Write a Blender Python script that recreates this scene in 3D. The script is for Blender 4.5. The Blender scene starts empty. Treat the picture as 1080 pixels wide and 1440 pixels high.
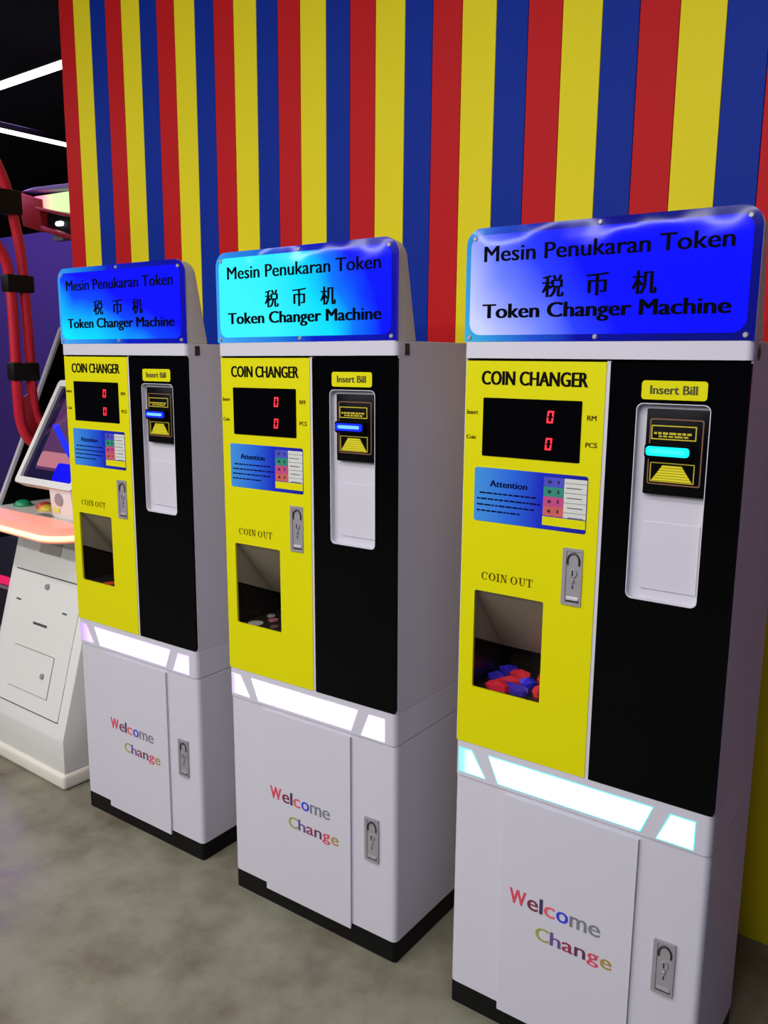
import bpy, bmesh, math, random
from mathutils import Vector, Matrix

random.seed(4)
scene = bpy.context.scene
COL = scene.collection
W, D = 0.56, 0.31

# ------------------------------------------------------------------ camera
def make_camera():
    yaw, pitch, roll = -0.65188, 0.17894, 0.00904
    fwd = Vector((math.sin(yaw) * math.cos(pitch), math.cos(yaw) * math.cos(pitch), -math.sin(pitch)))
    r = Vector((math.cos(yaw), -math.sin(yaw), 0.0))
    up = r.cross(fwd)
    r2 = r * math.cos(roll) + up * math.sin(roll)
    u2 = up * math.cos(roll) - r * math.sin(roll)
    cd = bpy.data.cameras.new('camera')
    cd.sensor_fit = 'VERTICAL'
    cd.sensor_height = 24.0
    cd.lens = 1194.94 * 24.0 / 1440.0
    cd.clip_start = 0.02
    co = bpy.data.objects.new('camera', cd)
    m = Matrix(((r2.x, u2.x, -fwd.x, 0.95014), (r2.y, u2.y, -fwd.y, -1.51608),
                (r2.z, u2.z, -fwd.z, 1.49752), (0, 0, 0, 1)))
    co.matrix_world = m
    COL.objects.link(co)
    scene.camera = co
make_camera()

# ------------------------------------------------------------------ world, exposure
world = bpy.data.worlds.new('world')
scene.world = world
world.use_nodes = True
wb = world.node_tree.nodes['Background']
wb.inputs[0].default_value = (0.92, 0.92, 1.0, 1)
wb.inputs[1].default_value = 0.07
scene.view_settings.view_transform = 'Standard'
scene.view_settings.look = 'None'
scene.view_settings.exposure = 0.0
scene.view_settings.gamma = 1.0
scene.view_settings.use_curve_mapping = False

# ------------------------------------------------------------------ the room's LED line lights and one added line light (outside the frame)
def line_light(loc, rz, length, width, power, tilt=0.0, color=(0.98, 0.965, 1.0)):
    ld = bpy.data.lights.new('led_line', 'AREA')
    ld.shape = 'RECTANGLE'
    ld.size = length
    ld.size_y = width
    ld.energy = power
    ld.color = color
    lo = bpy.data.objects.new('led_line', ld)
    lo.location = loc
    lo.rotation_euler = (tilt, 0, rz)
    COL.objects.link(lo)
for (x, y, rz, ln, pw, tilt) in ((-1.2, -1.6, 0, 4.4, 36, 0.22), (-1.2, -3.2, 0, 5.0, 80, 0.32), (-2.6, -5.2, 0, 7.0, 105, 0.4),
                                 (-5.0, -2.5, math.pi / 2, 5.0, 45, 0.0), (0.35, -2.2, math.pi / 2, 3.0, 26, -0.3), (-4.5, -8.5, 0, 8.0, 45, 0.4)):  # the lengthwise right-hand one is added to brighten the machines' sides
    line_light((x, y, 3.05), rz, ln, 0.10, pw, tilt)
line_light((-6.2, 1.9, 3.2), 0, 3.0, 0.3, 45, 0.0, (0.55, 0.35, 1.0))

# ------------------------------------------------------------------ helpers
def lin(c):
    return tuple(((v / 255.0) / 12.92 if v / 255.0 <= 0.04045 else ((v / 255.0 + 0.055) / 1.055) ** 2.4) for v in c) + (1.0,)

MATS = {}
def mat(name, rgb, rough=0.45, metal=0.0, spec=0.5, vary=0.05, scale=6.0, bump=0.0, emit=None, estr=1.0):
    """Principled with a slight procedural tone variation; rgb in 0..255 sRGB."""
    if name in MATS:
        return MATS[name]
    m = bpy.data.materials.new(name)
    m.use_nodes = True
    nt = m.node_tree
    b = nt.nodes['Principled BSDF']
    b.inputs['Roughness'].default_value = rough
    b.inputs['Metallic'].default_value = metal
    b.inputs['Specular IOR Level'].default_value = spec
    if vary > 0 or bump > 0:
        tc = nt.nodes.new('ShaderNodeTexCoord')
        nz = nt.nodes.new('ShaderNodeTexNoise')
        nz.inputs['Scale'].default_value = scale
        nz.inputs['Detail'].default_value = 3
        nt.links.new(tc.outputs['Object'], nz.inputs['Vector'])
        mx = nt.nodes.new('ShaderNodeMix')
        mx.data_type = 'RGBA'
        c = lin(rgb)
        mx.inputs['A'].default_value = tuple(v * (1 - vary) for v in c[:3]) + (1,)
        mx.inputs['B'].default_value = tuple(min(1, v * (1 + vary)) for v in c[:3]) + (1,)
        nt.links.new(nz.outputs['Fac'], mx.inputs['Factor'])
        nt.links.new(mx.outputs['Result'], b.inputs['Base Color'])
        if bump > 0:
            bp = nt.nodes.new('ShaderNodeBump')
            bp.inputs['Strength'].default_value = bump
            bp.inputs['Distance'].default_value = 0.02
            nt.links.new(nz.outputs['Fac'], bp.inputs['Height'])
            nt.links.new(bp.outputs['Normal'], b.inputs['Normal'])
    else:
        b.inputs['Base Color'].default_value = lin(rgb)
    if emit:
        b.inputs['Emission Color'].default_value = lin(emit)
        b.inputs['Emission Strength'].default_value = estr
    MATS[name] = m
    return m

def ramp_node(nt, stops, interp='LINEAR'):
    r = nt.nodes.new('ShaderNodeValToRGB')
    r.color_ramp.interpolation = interp
    e = r.color_ramp.elements
    while len(e) > 1:
        e.remove(e[-1])
    e[0].position = stops[0][0]
    e[0].color = lin(stops[0][1])
    for p, c in stops[1:]:
        k = e.new(p)
        k.color = lin(c)
    return r

def math_node(nt, op, a, b=None, clamp=False):
    n = nt.nodes.new('ShaderNodeMath')
    n.operation = op
    n.use_clamp = clamp
    for i, v in enumerate((a, b)):
        if v is None:
            continue
        if isinstance(v, (int, float)):
            n.inputs[i].default_value = v
        else:
            nt.links.new(v, n.inputs[i])
    return n.outputs[0]

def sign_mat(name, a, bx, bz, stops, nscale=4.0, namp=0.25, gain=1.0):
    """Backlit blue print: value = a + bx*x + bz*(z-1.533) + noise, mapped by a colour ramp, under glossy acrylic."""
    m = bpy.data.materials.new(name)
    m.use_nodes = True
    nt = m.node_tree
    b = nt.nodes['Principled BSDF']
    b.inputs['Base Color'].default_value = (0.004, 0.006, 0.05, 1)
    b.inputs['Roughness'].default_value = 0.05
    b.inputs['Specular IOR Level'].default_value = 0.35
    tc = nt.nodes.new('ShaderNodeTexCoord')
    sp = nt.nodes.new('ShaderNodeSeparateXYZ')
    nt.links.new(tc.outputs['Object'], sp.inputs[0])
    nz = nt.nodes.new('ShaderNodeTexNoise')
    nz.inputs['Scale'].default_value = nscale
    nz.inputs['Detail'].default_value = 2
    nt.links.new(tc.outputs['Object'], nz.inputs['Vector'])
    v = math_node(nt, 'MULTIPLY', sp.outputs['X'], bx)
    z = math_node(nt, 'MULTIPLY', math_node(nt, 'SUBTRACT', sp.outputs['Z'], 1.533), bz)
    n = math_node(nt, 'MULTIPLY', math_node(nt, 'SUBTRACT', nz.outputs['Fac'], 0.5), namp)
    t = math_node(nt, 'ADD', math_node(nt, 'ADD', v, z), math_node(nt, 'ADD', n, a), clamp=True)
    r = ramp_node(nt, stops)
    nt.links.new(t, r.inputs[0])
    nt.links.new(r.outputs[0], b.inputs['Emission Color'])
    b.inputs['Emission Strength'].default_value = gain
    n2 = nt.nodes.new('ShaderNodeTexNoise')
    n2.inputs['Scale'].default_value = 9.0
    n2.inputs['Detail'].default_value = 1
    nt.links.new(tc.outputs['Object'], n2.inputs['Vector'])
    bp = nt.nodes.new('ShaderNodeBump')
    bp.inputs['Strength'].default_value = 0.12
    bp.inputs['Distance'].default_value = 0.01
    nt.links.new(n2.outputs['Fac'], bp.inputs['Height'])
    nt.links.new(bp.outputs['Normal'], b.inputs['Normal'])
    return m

def box(bm, x0, x1, y0, y1, z0, z1, bev=0.0, seg=2):
    vs = [bm.verts.new((x, y, z)) for x in (x0, x1) for y in (y0, y1) for z in (z0, z1)]
    idx = ((0, 1, 3, 2), (4, 6, 7, 5), (0, 4, 5, 1), (2, 3, 7, 6), (0, 2, 6, 4), (1, 5, 7, 3))
    fs = [bm.faces.new([vs[i] for i in f]) for f in idx]
    if bev > 0:
        es = list({e for f in fs for e in f.edges})
        bmesh.ops.bevel(bm, geom=es, offset=bev, segments=seg, profile=0.5, affect='EDGES')
    return fs

def loft(bm, ringa, ringb, cap=True):
    a = [bm.verts.new(p) for p in ringa]
    b = [bm.verts.new(p) for p in ringb]
    n = len(a)
    fs = []
    for i in range(n):
        fs.append(bm.faces.new((a[i], a[(i + 1) % n], b[(i + 1) % n], b[i])))
    if cap:
        fs.append(bm.faces.new(a))
        fs.append(bm.faces.new(list(reversed(b))))
    return fs

def prism_y(bm, pts, y0, y1, bev=0.0):
    fs = loft(bm, [(x, y0, z) for x, z in pts], [(x, y1, z) for x, z in pts])
    if bev > 0:
        es = [e for e in fs[-2].edges]
        bmesh.ops.bevel(bm, geom=es, offset=bev, segments=2, profile=0.5, affect='EDGES')

def prism_z(bm, pts, z0, z1):
    return loft(bm, [(x, y, z0) for x, y in pts], [(x, y, z1) for x, y in pts])

def prism_x(bm, pts, x0, x1, bev=0.0):
    fs = loft(bm, [(x0, y, z) for y, z in pts], [(x1, y, z) for y, z in pts])
    if bev > 0:
        es = list({e for f in fs for e in f.edges})
        bmesh.ops.bevel(bm, geom=es, offset=bev, segments=2, profile=0.5, affect='EDGES')

def rrect(x0, x1, z0, z1, r, corners=(1, 1, 1, 1), n=5):
    """rounded rectangle, counter-clockwise from bottom-left; corners: bl, br, tr, tl"""
    out = []
    cs = ((x0, z0, 1, 1, 180), (x1, z0, -1, 1, 270), (x1, z1, -1, -1, 0), (x0, z1, 1, -1, 90))
    for k, (cx, cz, sx, sz, a0) in enumerate(cs):
        if not corners[k] or r <= 0:
            out.append((cx, cz))
            continue
        for i in range(n + 1):
            a = math.radians(a0 + 90.0 * i / n)
            out.append((cx + sx * r + r * math.cos(a), cz + sz * r + r * math.sin(a)))
    return out

def plate_holes(bm, outer, holes, y0, y1):
    es = []
    for loop in [outer] + holes:
        vs = [bm.verts.new((x, y0, z)) for x, z in loop]
        for i in range(len(vs)):
            es.append(bm.edges.new((vs[i], vs[(i + 1) % len(vs)])))
    r = bmesh.ops.triangle_fill(bm, use_beauty=True, use_dissolve=False, edges=es, normal=(0, -1, 0))
    fs = [g for g in r['geom'] if isinstance(g, bmesh.types.BMFace)]
    ex = bmesh.ops.extrude_face_region(bm, geom=fs, use_keep_orig=True)
    for g in ex['geom']:
        if isinstance(g, bmesh.types.BMVert):
            g.co.y = y1

def cyl(bm, p, axis, r, h, n=20, r2=None):
    """cylinder from p along axis"""
    ax = Vector(axis).normalized()
    q = ax.to_track_quat('Z', 'Y')
    r2 = r if r2 is None else r2
    ra = [tuple(Vector(p) + q @ Vector((r * math.cos(2 * math.pi * i / n), r * math.sin(2 * math.pi * i / n), 0))) for i in range(n)]
    rb = [tuple(Vector(p) + q @ Vector((r2 * math.cos(2 * math.pi * i / n), r2 * math.sin(2 * math.pi * i / n), h))) for i in range(n)]
    return loft(bm, ra, rb)

def tube(bm, pts, r, n=12):
    P = [Vector(p) for p in pts]
    rings = []
    for i, p in enumerate(P):
        t = (P[min(i + 1, len(P) - 1)] - P[max(i - 1, 0)]).normalized()
        q = t.to_track_quat('Z', 'X')
        rings.append([bm.verts.new(p + q @ Vector((r * math.cos(2 * math.pi * k / n), r * math.sin(2 * math.pi * k / n), 0))) for k in range(n)])
    for a, b in zip(rings, rings[1:]):
        best = min(range(n), key=lambda s: sum((a[k].co - b[(k + s) % n].co).length for k in range(0, n, 3)))
        for k in range(n):
            bm.faces.new((a[k], a[(k + 1) % n], b[(k + 1 + best) % n], b[(k + best) % n]))
    bm.faces.new(rings[0])
    bm.faces.new(list(reversed(rings[-1])))

def smooth_path(pts, sub=6):
    P = [Vector(p) for p in pts]
    out = []
    for i in range(len(P) - 1):
        p0, p1, p2, p3 = P[max(i - 1, 0)], P[i], P[i + 1], P[min(i + 2, len(P) - 1)]
        for s in range(sub):
            t = s / sub
            out.append(0.5 * ((2 * p1) + (p2 - p0) * t + (2 * p0 - 5 * p1 + 4 * p2 - p3) * t * t + (3 * p1 - p0 - 3 * p2 + p3) * t ** 3))
    out.append(P[-1])
    return out

def finish(bm, name, smooth=35):
    bmesh.ops.recalc_face_normals(bm, faces=bm.faces[:])
    me = bpy.data.meshes.new(name)
    bm.to_mesh(me)
    bm.free()
    if smooth:
        me.polygons.foreach_set('use_smooth', [True] * len(me.polygons))
        me.set_sharp_from_angle(angle=math.radians(smooth))
    return me

CACHE = {}
def link(name, me, m, parent=None, label=None):
    o = bpy.data.objects.new(name, me)
    COL.objects.link(o)
    if parent is not None:
        o.parent = parent
    if not me.materials:
        me.materials.append(m)
    elif me.materials[0] != m:
        o.material_slots[0].link = 'OBJECT'
        o.material_slots[0].material = m
    if label:
        o['label'] = label
    return o

def part(name, key, fn, m, parent, label=None, smooth=35):
    """fn(bm) builds the mesh once per key; later calls share it"""
    if key not in CACHE:
        bm = bmesh.new()
        fn(bm)
        CACHE[key] = finish(bm, name, smooth)
    return link(name, CACHE[key], m, parent, label)

def text_mesh(s, x0, x1, z0, z1, y, bold):
    cu = bpy.data.curves.new('lettering', 'FONT')
    cu.body = s
    cu.size = 1.0
    cu.extrude = 0.01
    cu.resolution_u = 3
    ob = bpy.data.objects.new('tmp_text', cu)
    COL.objects.link(ob)
    dg = bpy.context.evaluated_depsgraph_get()
    me = bpy.data.meshes.new_from_object(ob.evaluated_get(dg), depsgraph=dg)
    bpy.data.objects.remove(ob)
    bpy.data.curves.remove(cu)
    xs = [v.co.x for v in me.vertices]
    ys = [v.co.y for v in me.vertices]
    ax, bx, ay, by = min(xs), max(xs), min(ys), max(ys)
    for v in me.vertices:
        X = x0 + (v.co.x - ax) / max(bx - ax, 1e-6) * (x1 - x0)
        Z = z0 + (v.co.y - ay) / max(by - ay, 1e-6) * (z1 - z0)
        Y = y - (0.0004 if v.co.z > 0 else 0.0)
        v.co = (X, Y, Z)
    me.materials.clear()
    me.update()
    if bold > 0:                     # embolden: the same glyphs twice more, a hair to either side
        bm = bmesh.new()
        bm.from_mesh(me)
        base = bm.verts[:] + bm.edges[:] + bm.faces[:]
        for s_ in (-1, 1):
            r = bmesh.ops.duplicate(bm, geom=base)
            vs = [g for g in r['geom'] if isinstance(g, bmesh.types.BMVert)]
            bmesh.ops.translate(bm, verts=vs, vec=(s_ * bold * (z1 - z0), 0.00004 * s_, 0))
        bm.to_mesh(me)
        bm.free()
    return me

def text(name, s, x0, x1, z0, z1, y, m, parent, bold=0.0, label=None):
    key = ('text', s, x0, x1, z0, z1, y, bold)
    if key not in CACHE:
        CACHE[key] = text_mesh(s, x0, x1, z0, z1, y, bold)
    return link(name, CACHE[key], m, parent, label)

def thing(name, label, cat, loc=(0, 0, 0), rot=(0, 0, 0), group=None):
    o = bpy.data.objects.new(name, None)
    o.empty_display_size = 0.1
    COL.objects.link(o)
    o.location = loc
    o.rotation_euler = rot
    o['label'] = label
    o['category'] = cat
    if group:
        o['group'] = group
    return o

def structure(name, fn, m, label, smooth=35, parent=None):
    bm = bmesh.new()
    fn(bm)
    o = link(name, finish(bm, name, smooth), m, parent)
    o['kind'] = 'structure'
    o['label'] = label
    return o

# ------------------------------------------------------------------ materials
white = mat('white_enamel', (208, 205, 212), 0.42, spec=0.3, vary=0.015, scale=3)
cream = mat('cream_enamel', (222, 221, 214), 0.42, vary=0.02, scale=3)
black = mat('black_paint', (10, 9, 9), 0.5, spec=0.2, vary=0.1)
gloss_black = mat('black_acrylic', (4, 4, 6), 0.14, spec=0.08, vary=0.0)
satin_black = mat('black_satin', (5, 5, 8), 0.3, spec=0.1, vary=0.0)
yellow = mat('yellow_acrylic', (222, 216, 3), 0.4, spec=0.15, vary=0.02, scale=2)
steel = mat('brushed_steel', (168, 164, 168), 0.4, 0.35, vary=0.08, scale=40)
dark_steel = mat('dark_steel', (58, 57, 58), 0.4, 0.4, vary=0.1, scale=30)
hood_metal = mat('chute_metal', (164, 154, 132), 0.4, 0.25, vary=0.05)
ink = mat('dark_ink', (14, 12, 3), 0.6, spec=0.05, vary=0.0)
brown_ink = mat('brown_ink', (84, 66, 6), 0.6, spec=0.05, vary=0.0)
navy_ink = mat('navy_ink', (6, 8, 60), 0.6, spec=0.05, vary=0.0)
sign_ink = mat('sign_ink', (3, 3, 16), 0.6, spec=0.03, vary=0.0)
gold = mat('gold_print', (200, 184, 40), 0.4, vary=0.05)
bronze = mat('bronze_print', (128, 88, 62), 0.4, vary=0.05)
led_red = mat('red_led', (120, 5, 10), 0.4, vary=0, emit=(255, 40, 62), estr=1.6)

# ------------------------------------------------------------------ structure
def floor_mat():
    m = bpy.data.materials.new('polished_concrete')
    m.use_nodes = True
    nt = m.node_tree
    b = nt.nodes['Principled BSDF']
    tc = nt.nodes.new('ShaderNodeTexCoord')
    n1 = nt.nodes.new('ShaderNodeTexNoise')
    n1.inputs['Scale'].default_value = 4.2
    n1.inputs['Detail'].default_value = 7
    n1.inputs['Roughness'].default_value = 0.62
    n1.inputs['Distortion'].default_value = 0.0
    nt.links.new(tc.outputs['Object'], n1.inputs['Vector'])
    r = ramp_node(nt, [(0.30, (94, 84, 68)), (0.42, (116, 110, 92)), (0.54, (130, 128, 108)), (0.72, (146, 142, 126))])
    nt.links.new(n1.outputs['Fac'], r.inputs[0])
    n2 = nt.nodes.new('ShaderNodeTexNoise')
    n2.inputs['Scale'].default_value = 7.0
    n2.inputs['Detail'].default_value = 5
    nt.links.new(tc.outputs['Object'], n2.inputs['Vector'])
    r2 = ramp_node(nt, [(0.60, (0, 0, 0)), (0.76, (190, 190, 190))])
    nt.links.new(n2.outputs['Fac'], r2.inputs[0])
    mx = nt.nodes.new('ShaderNodeMix')
    mx.data_type = 'RGBA'
    mx.inputs['B'].default_value = lin((108, 88, 66))
    nt.links.new(r2.outputs[0], mx.inputs['Factor'])
    nt.links.new(r.outputs[0], mx.inputs['A'])
    nt.links.new(mx.outputs['Result'], b.inputs['Base Color'])
    r3 = ramp_node(nt, [(0.3, (140, 140, 140)), (0.7, (185, 185, 185))])
    nt.links.new(n1.outputs['Fac'], r3.inputs[0])
    nt.links.new(r3.outputs[0], b.inputs['Roughness'])
    return m
structure('floor', lambda bm: box(bm, -14, 4, -9, 6.2, -0.1, 0), floor_mat(), 'mottled grey-green polished concrete floor')
structure('ceiling', lambda bm: box(bm, -14, 4, 0.2, 6.2, 3.5, 3.6), mat('ceiling_black', (6, 6, 7), 0.9, vary=0.1), 'dark black-painted ceiling')
structure('wall_rear', lambda bm: box(bm, -14, 4, 6.0, 6.1, 0, 3.5), mat('void_black', (7, 6, 9), 0.9, vary=0.1), 'black wall far behind')
structure('wall_far', lambda bm: box(bm, -13, -2.6, 2.9, 3.0, 0, 2.58), mat('purple_wall', (78, 60, 128), 0.6, spec=0.2, vary=0.12, scale=0.8), 'purple painted wall far behind the arcade games')

structure('wall_right', lambda bm: box(bm, 2.3, 2.4, -9, 0.67, 0, 3.5), mat('navy_wall', (40, 52, 140), 0.7, spec=0.2, vary=0.1), 'dark navy side wall, right of the frame')  # unseen wall, added to darken and tint the near machine's side
YW, PER, OFF, RY, BL = 0.671, 0.30932, -2.31417, 0.35794, 0.31713
def wallx(k):
    q, r = divmod(k, 3)
    return OFF + PER * (q + (0, RY, RY + BL)[r])
wall = structure('wall_back', lambda bm: box(bm, wallx(-1), wallx(35), YW + 0.006, YW + 0.12, 0, 3.45),
                 mat('wall_core', (120, 24, 26), 0.6), 'wall clad in vertical red, yellow and blue stripes')
scols = [mat('stripe_yellow', (236, 220, 30), 0.5, spec=0.1, vary=0.04, scale=1.5), mat('stripe_blue', (3, 44, 150), 0.5, spec=0.1, vary=0.08, scale=1.5),
         mat('stripe_red', (196, 24, 28), 0.5, spec=0.1, vary=0.05, scale=1.5)]
for k in range(-1, 35):
    x0, x1 = wallx(k), wallx(k + 1)
    def strip(bm, x0=x0, x1=x1):
        box(bm, x0 + 0.0006, x1 - 0.0006, YW, YW + 0.006, 0.0, 3.45, 0.001, 1)
    bm = bmesh.new()
    strip(bm)
    link('stripe_panel', finish(bm, 'stripe_panel'), scols[k % 3], wall)

# ------------------------------------------------------------------ the coin changing machine
Z0, ZB, ZS, ZY, ZR0, ZR, ZT = 0.0, 0.055, 0.578, 0.6607, 1.4965, 1.5315, 1.753

def footprint(x0, x1, y0, y1, r, n=5):
    pts = []
    for i in range(n + 1):
        a = math.radians(180 + 90 * i / n)
        pts.append((x0 + r + r * math.cos(a), y0 + r + r * math.sin(a)))
    for i in range(n + 1):
        a = math.radians(270 + 90 * i / n)
        pts.append((x1 - r + r * math.cos(a), y0 + r + r * math.sin(a)))
    return pts + [(x1, y1), (x0, y1)]

def f_body(bm):
    prism_z(bm, footprint(0, W, 0.003, D, 0.014), ZB, ZS - 0.001)
    # hollow upper shell: left side, back, right side, lid
    box(bm, 0, 0.005, 0.004, D, ZY, ZR, 0.001, 1)
    box(bm, W - 0.004, W, 0.006, D, ZY, ZR, 0.001, 1)
    box(bm, 0.005, W - 0.004, D - 0.006, D, ZY, ZR)
    box(bm, 0.005, W - 0.004, 0.004, D - 0.006, ZR - 0.005, ZR)
    box(bm, 0.005, W - 0.004, 0.012, D - 0.006, ZY, ZY + 0.004)
    box(bm, 0.3045, 0.3125, 0.0015, 0.012, ZY, ZR0)

def f_strip(bm):
    prism_z(bm, footprint(0, W, 0.0, D, 0.014), ZS + 0.001, ZY)

def f_rail(bm):
    prism_z(bm, footprint(-0.0005, W + 0.0005, -0.004, 0.03, 0.012), ZR0 + 0.003, ZR + 0.0005)

WIN = (0.038, 0.198, 0.794, 1.013)
def f_yellow(bm):
    plate_holes(bm, rrect(0.004, 0.3045, ZY + 0.001, ZR0 - 0.002, 0.002, n=2),
                [rrect(*WIN, 0.004, n=3)], 0.0, 0.006)

REC = (0.366, 0.4985, 1.0535, 1.4215)
def f_black(bm):
    plate_holes(bm, rrect(0.3125, W - 0.0003, ZY + 0.001, ZR0 - 0.002, 0.010, (0, 1, 0, 0), n=4),
                [rrect(*REC, 0.012, n=5)], 0.0, 0.012)

def f_recess(bm):
    x0, x1, z0, z1 = REC
    d = 0.013
    outer = rrect(x0 - 0.0003, x1 + 0.0003, z0 - 0.0003, z1 + 0.0003, 0.0122)
    inner = rrect(x0 + 0.0012, x1 - 0.0012, z0 + 0.0012, z1 - 0.0012, 0.0115)
    n = len(outer)
    A = [bm.verts.new((x, -0.0006, z)) for x, z in outer]
    B = [bm.verts.new((x, -0.0006, z)) for x, z in inner]
    Cc = [bm.verts.new((x, d, z)) for x, z in inner]
    Dd = [bm.verts.new((x, d + 0.003, z)) for x, z in outer]
    for i in range(n):
        j = (i + 1) % n
        bm.faces.new((A[i], A[j], B[j], B[i]))
        bm.faces.new((B[i], B[j], Cc[j], Cc[i]))
        bm.faces.new((A[j], A[i], Dd[i], Dd[j]))
    bm.faces.new(Cc)
    bm.faces.new(Dd)
    box(bm, x0 + 0.024, x1 - 0.006, d - 0.0022, d - 0.0003, z0 + 0.02, z0 + 0.150, 0.001, 1)

def lock_parts(root, x0, x1, z0, z1, tag):
    fr = part('lock', tag + 'frame', lambda bm: plate_holes(bm, rrect(x0, x1, z0, z1, 0.002, n=2),
              [rrect(x0 + 0.008, x1 - 0.003, z0 + 0.006, z1 - 0.006, 0.002, n=2)], -0.0025, 0.004), steel, root, 'steel lock plate')
    def pan(bm):
        box(bm, x0 + 0.0082, x1 - 0.0032, -0.0008, 0.0035, z0 + 0.0062, z1 - 0.0062, 0.0006, 1)
    part('lock_plate', tag + 'pan', pan, steel, fr)
    xc = (x0 + x1) / 2 + 0.002
    def arch(bm):
        pts = [(xc + 0.0125 * math.cos(a), -0.0015, z1 - 0.027 + 0.017 * math.sin(a)) for a in [math.radians(-20 + 220 * i / 16) for i in range(17)]]
        tube(bm, pts, 0.0021, 8)
    part('lock_handle', tag + 'arch', arch, dark_steel, fr)
    def barrel(bm):
        cyl(bm, (xc, 0.002, (z0 + z1) / 2 + 0.008), (0, -1, 0), 0.0095, 0.006, 18, 0.008)
        box(bm, xc - 0.003, xc + 0.003, -0.005, 0, (z0 + z1) / 2 - 0.012, (z0 + z1) / 2 - 0.004, 0.001, 1)
    part('lock_cylinder', tag + 'barrel', barrel, steel, fr)
    part('keyhole', tag + 'key', lambda bm: (box(bm, xc - 0.0012, xc + 0.0012, -0.0046, -0.003, (z0 + z1) / 2 + 0.003, (z0 + z1) / 2 + 0.014)), black, fr)
    part('lock_notch', tag + 'notch', lambda bm: (box(bm, xc - 0.001, xc + 0.001, -0.0016, 0.0005, (z0 + z1) / 2 - 0.024, (z0 + z1) / 2 - 0.017)), black, fr)
    def tab(bm):
        prism_x(bm, [(0.001, z0 + 0.022), (-0.0035, z0 + 0.013), (-0.0035, z0 + 0.011), (0.001, z0 + 0.011)], x0 + 0.011, x1 - 0.006)
    part('lock_tab', tag + 'tab', tab, steel, fr)
    part('lock_slot', tag + 'slot', lambda bm: box(bm, x0 + 0.010, x1 - 0.005, -0.0016, 0.0005, z0 + 0.0075, z0 + 0.0100), black, fr)

def stroke_letters(bm, x0, x1, z0, z1, y):
    """COIN OUT in a serif face"""
    H = z1 - z0
    def R(a, b, c, d):
        box(bm, a, b, y - 0.0004, y, c, d)
    def ring(cx, w, a0=0, a1=360, n=28):
        tot = a1 - a0
        o, i_ = [], []
        for k in range(n + 1):
            a = math.radians(a0 + tot * k / n)
            o.append(bm.verts.new((cx + w / 2 * math.cos(a), y - 0.0004, z0 + H / 2 + H / 2 * math.sin(a))))
            i_.append(bm.verts.new((cx + w * 0.28 * math.cos(a), y - 0.0004, z0 + H / 2 + H * 0.44 * math.sin(a))))
        for k in range(n):
            bm.faces.new((o[k], o[k + 1], i_[k + 1], i_[k]))
    u = (x1 - x0) / 7.75
    x = x0
    def serif(xc, wide, top=True, bot=True):
        if bot: R(xc - wide, xc + wide, z0, z0 + 0.0012)
        if top: R(xc - wide, xc + wide, z1 - 0.0012, z1)
    th, tn = 0.0032, 0.0014
    ring(x + u * 0.45, u * 0.92, 40, 320); R(x + u * 0.78, x + u * 0.84, z1 - H * 0.36, z1); x += u * 1.08
    ring(x + u * 0.45, u * 0.96); x += u * 1.08
    R(x + u * 0.2 - th / 2, x + u * 0.2 + th / 2, z0, z1); serif(x + u * 0.2, u * 0.2); x += u * 0.5
    # N
    R(x + u * 0.18, x + u * 0.18 + tn, z0, z1); R(x + u * 0.8, x + u * 0.8 + tn, z0, z1)
    q = [(x + u * 0.18, z1), (x + u * 0.18 + th * 1.2, z1), (x + u * 0.8 + tn, z0), (x + u * 0.8 - th * 0.4, z0)]
    bm.faces.new([bm.verts.new((a, y - 0.0004, b)) for a, b in q])
    serif(x + u * 0.18, u * 0.18, True, True); serif(x + u * 0.82, u * 0.18, True, False); x += u * 1.5
    ring(x + u * 0.45, u * 0.96); x += u * 1.05
    # U
    R(x + u * 0.2, x + u * 0.2 + th, z0 + H * 0.3, z1); R(x + u * 0.78, x + u * 0.78 + tn, z0 + H * 0.3, z1)
    serif(x + u * 0.25, u * 0.2, True, False); serif(x + u * 0.8, u * 0.18, True, False)
    n = 10
    xc, ww = x + u * 0.51, u * 0.31
    o = [bm.verts.new((xc - ww * math.cos(math.pi * k / n), y - 0.0004, z0 + H * 0.32 - H * 0.32 * math.sin(math.pi * k / n))) for k in range(n + 1)]
    i_ = [bm.verts.new((xc + u * 0.03 - ww * 0.72 * math.cos(math.pi * k / n), y - 0.0004, z0 + H * 0.32 - H * 0.22 * math.sin(math.pi * k / n))) for k in range(n + 1)]
    for k in range(n):
        bm.faces.new((o[k], o[k + 1], i_[k + 1], i_[k]))
    x += u * 1.08
    # T
    R(x + u * 0.45 - th / 2, x + u * 0.45 + th / 2, z0, z1); R(x + u * 0.02, x + u * 0.88, z1 - 0.0014, z1)
    serif(x + u * 0.45, u * 0.2, False, True)
    R(x + u * 0.02, x + u * 0.08, z1 - H * 0.3, z1); R(x + u * 0.82, x + u * 0.88, z1 - H * 0.3, z1)

def f_digit_at(bm, xc, zc, w=0.0135, h=0.024, t=0.0034, sl=0.09):
    def seg(pts):
        pts = [(xc + px + (pz) * sl, zc + pz) for px, pz in pts]
        prism_y(bm, pts, -0.0012, 0.0)
    a, b = w / 2, h / 2
    g = 0.0005
    seg([(-a + g, b), (a - g, b), (a - t, b - t), (-a + t, b - t)])
    seg([(-a + g, -b), (-a + t, -b + t), (a - t, -b + t), (a - g, -b)])
    for s in (-1, 1):
        seg([(s * a, b - g), (s * a, g), (s * (a - t), g + t * 0.4), (s * (a - t), b - t - g)])
        seg([(s * a, -b + g), (s * (a - t), -b + t + g), (s * (a - t), -g - t * 0.4), (s * a, -g)])

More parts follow.
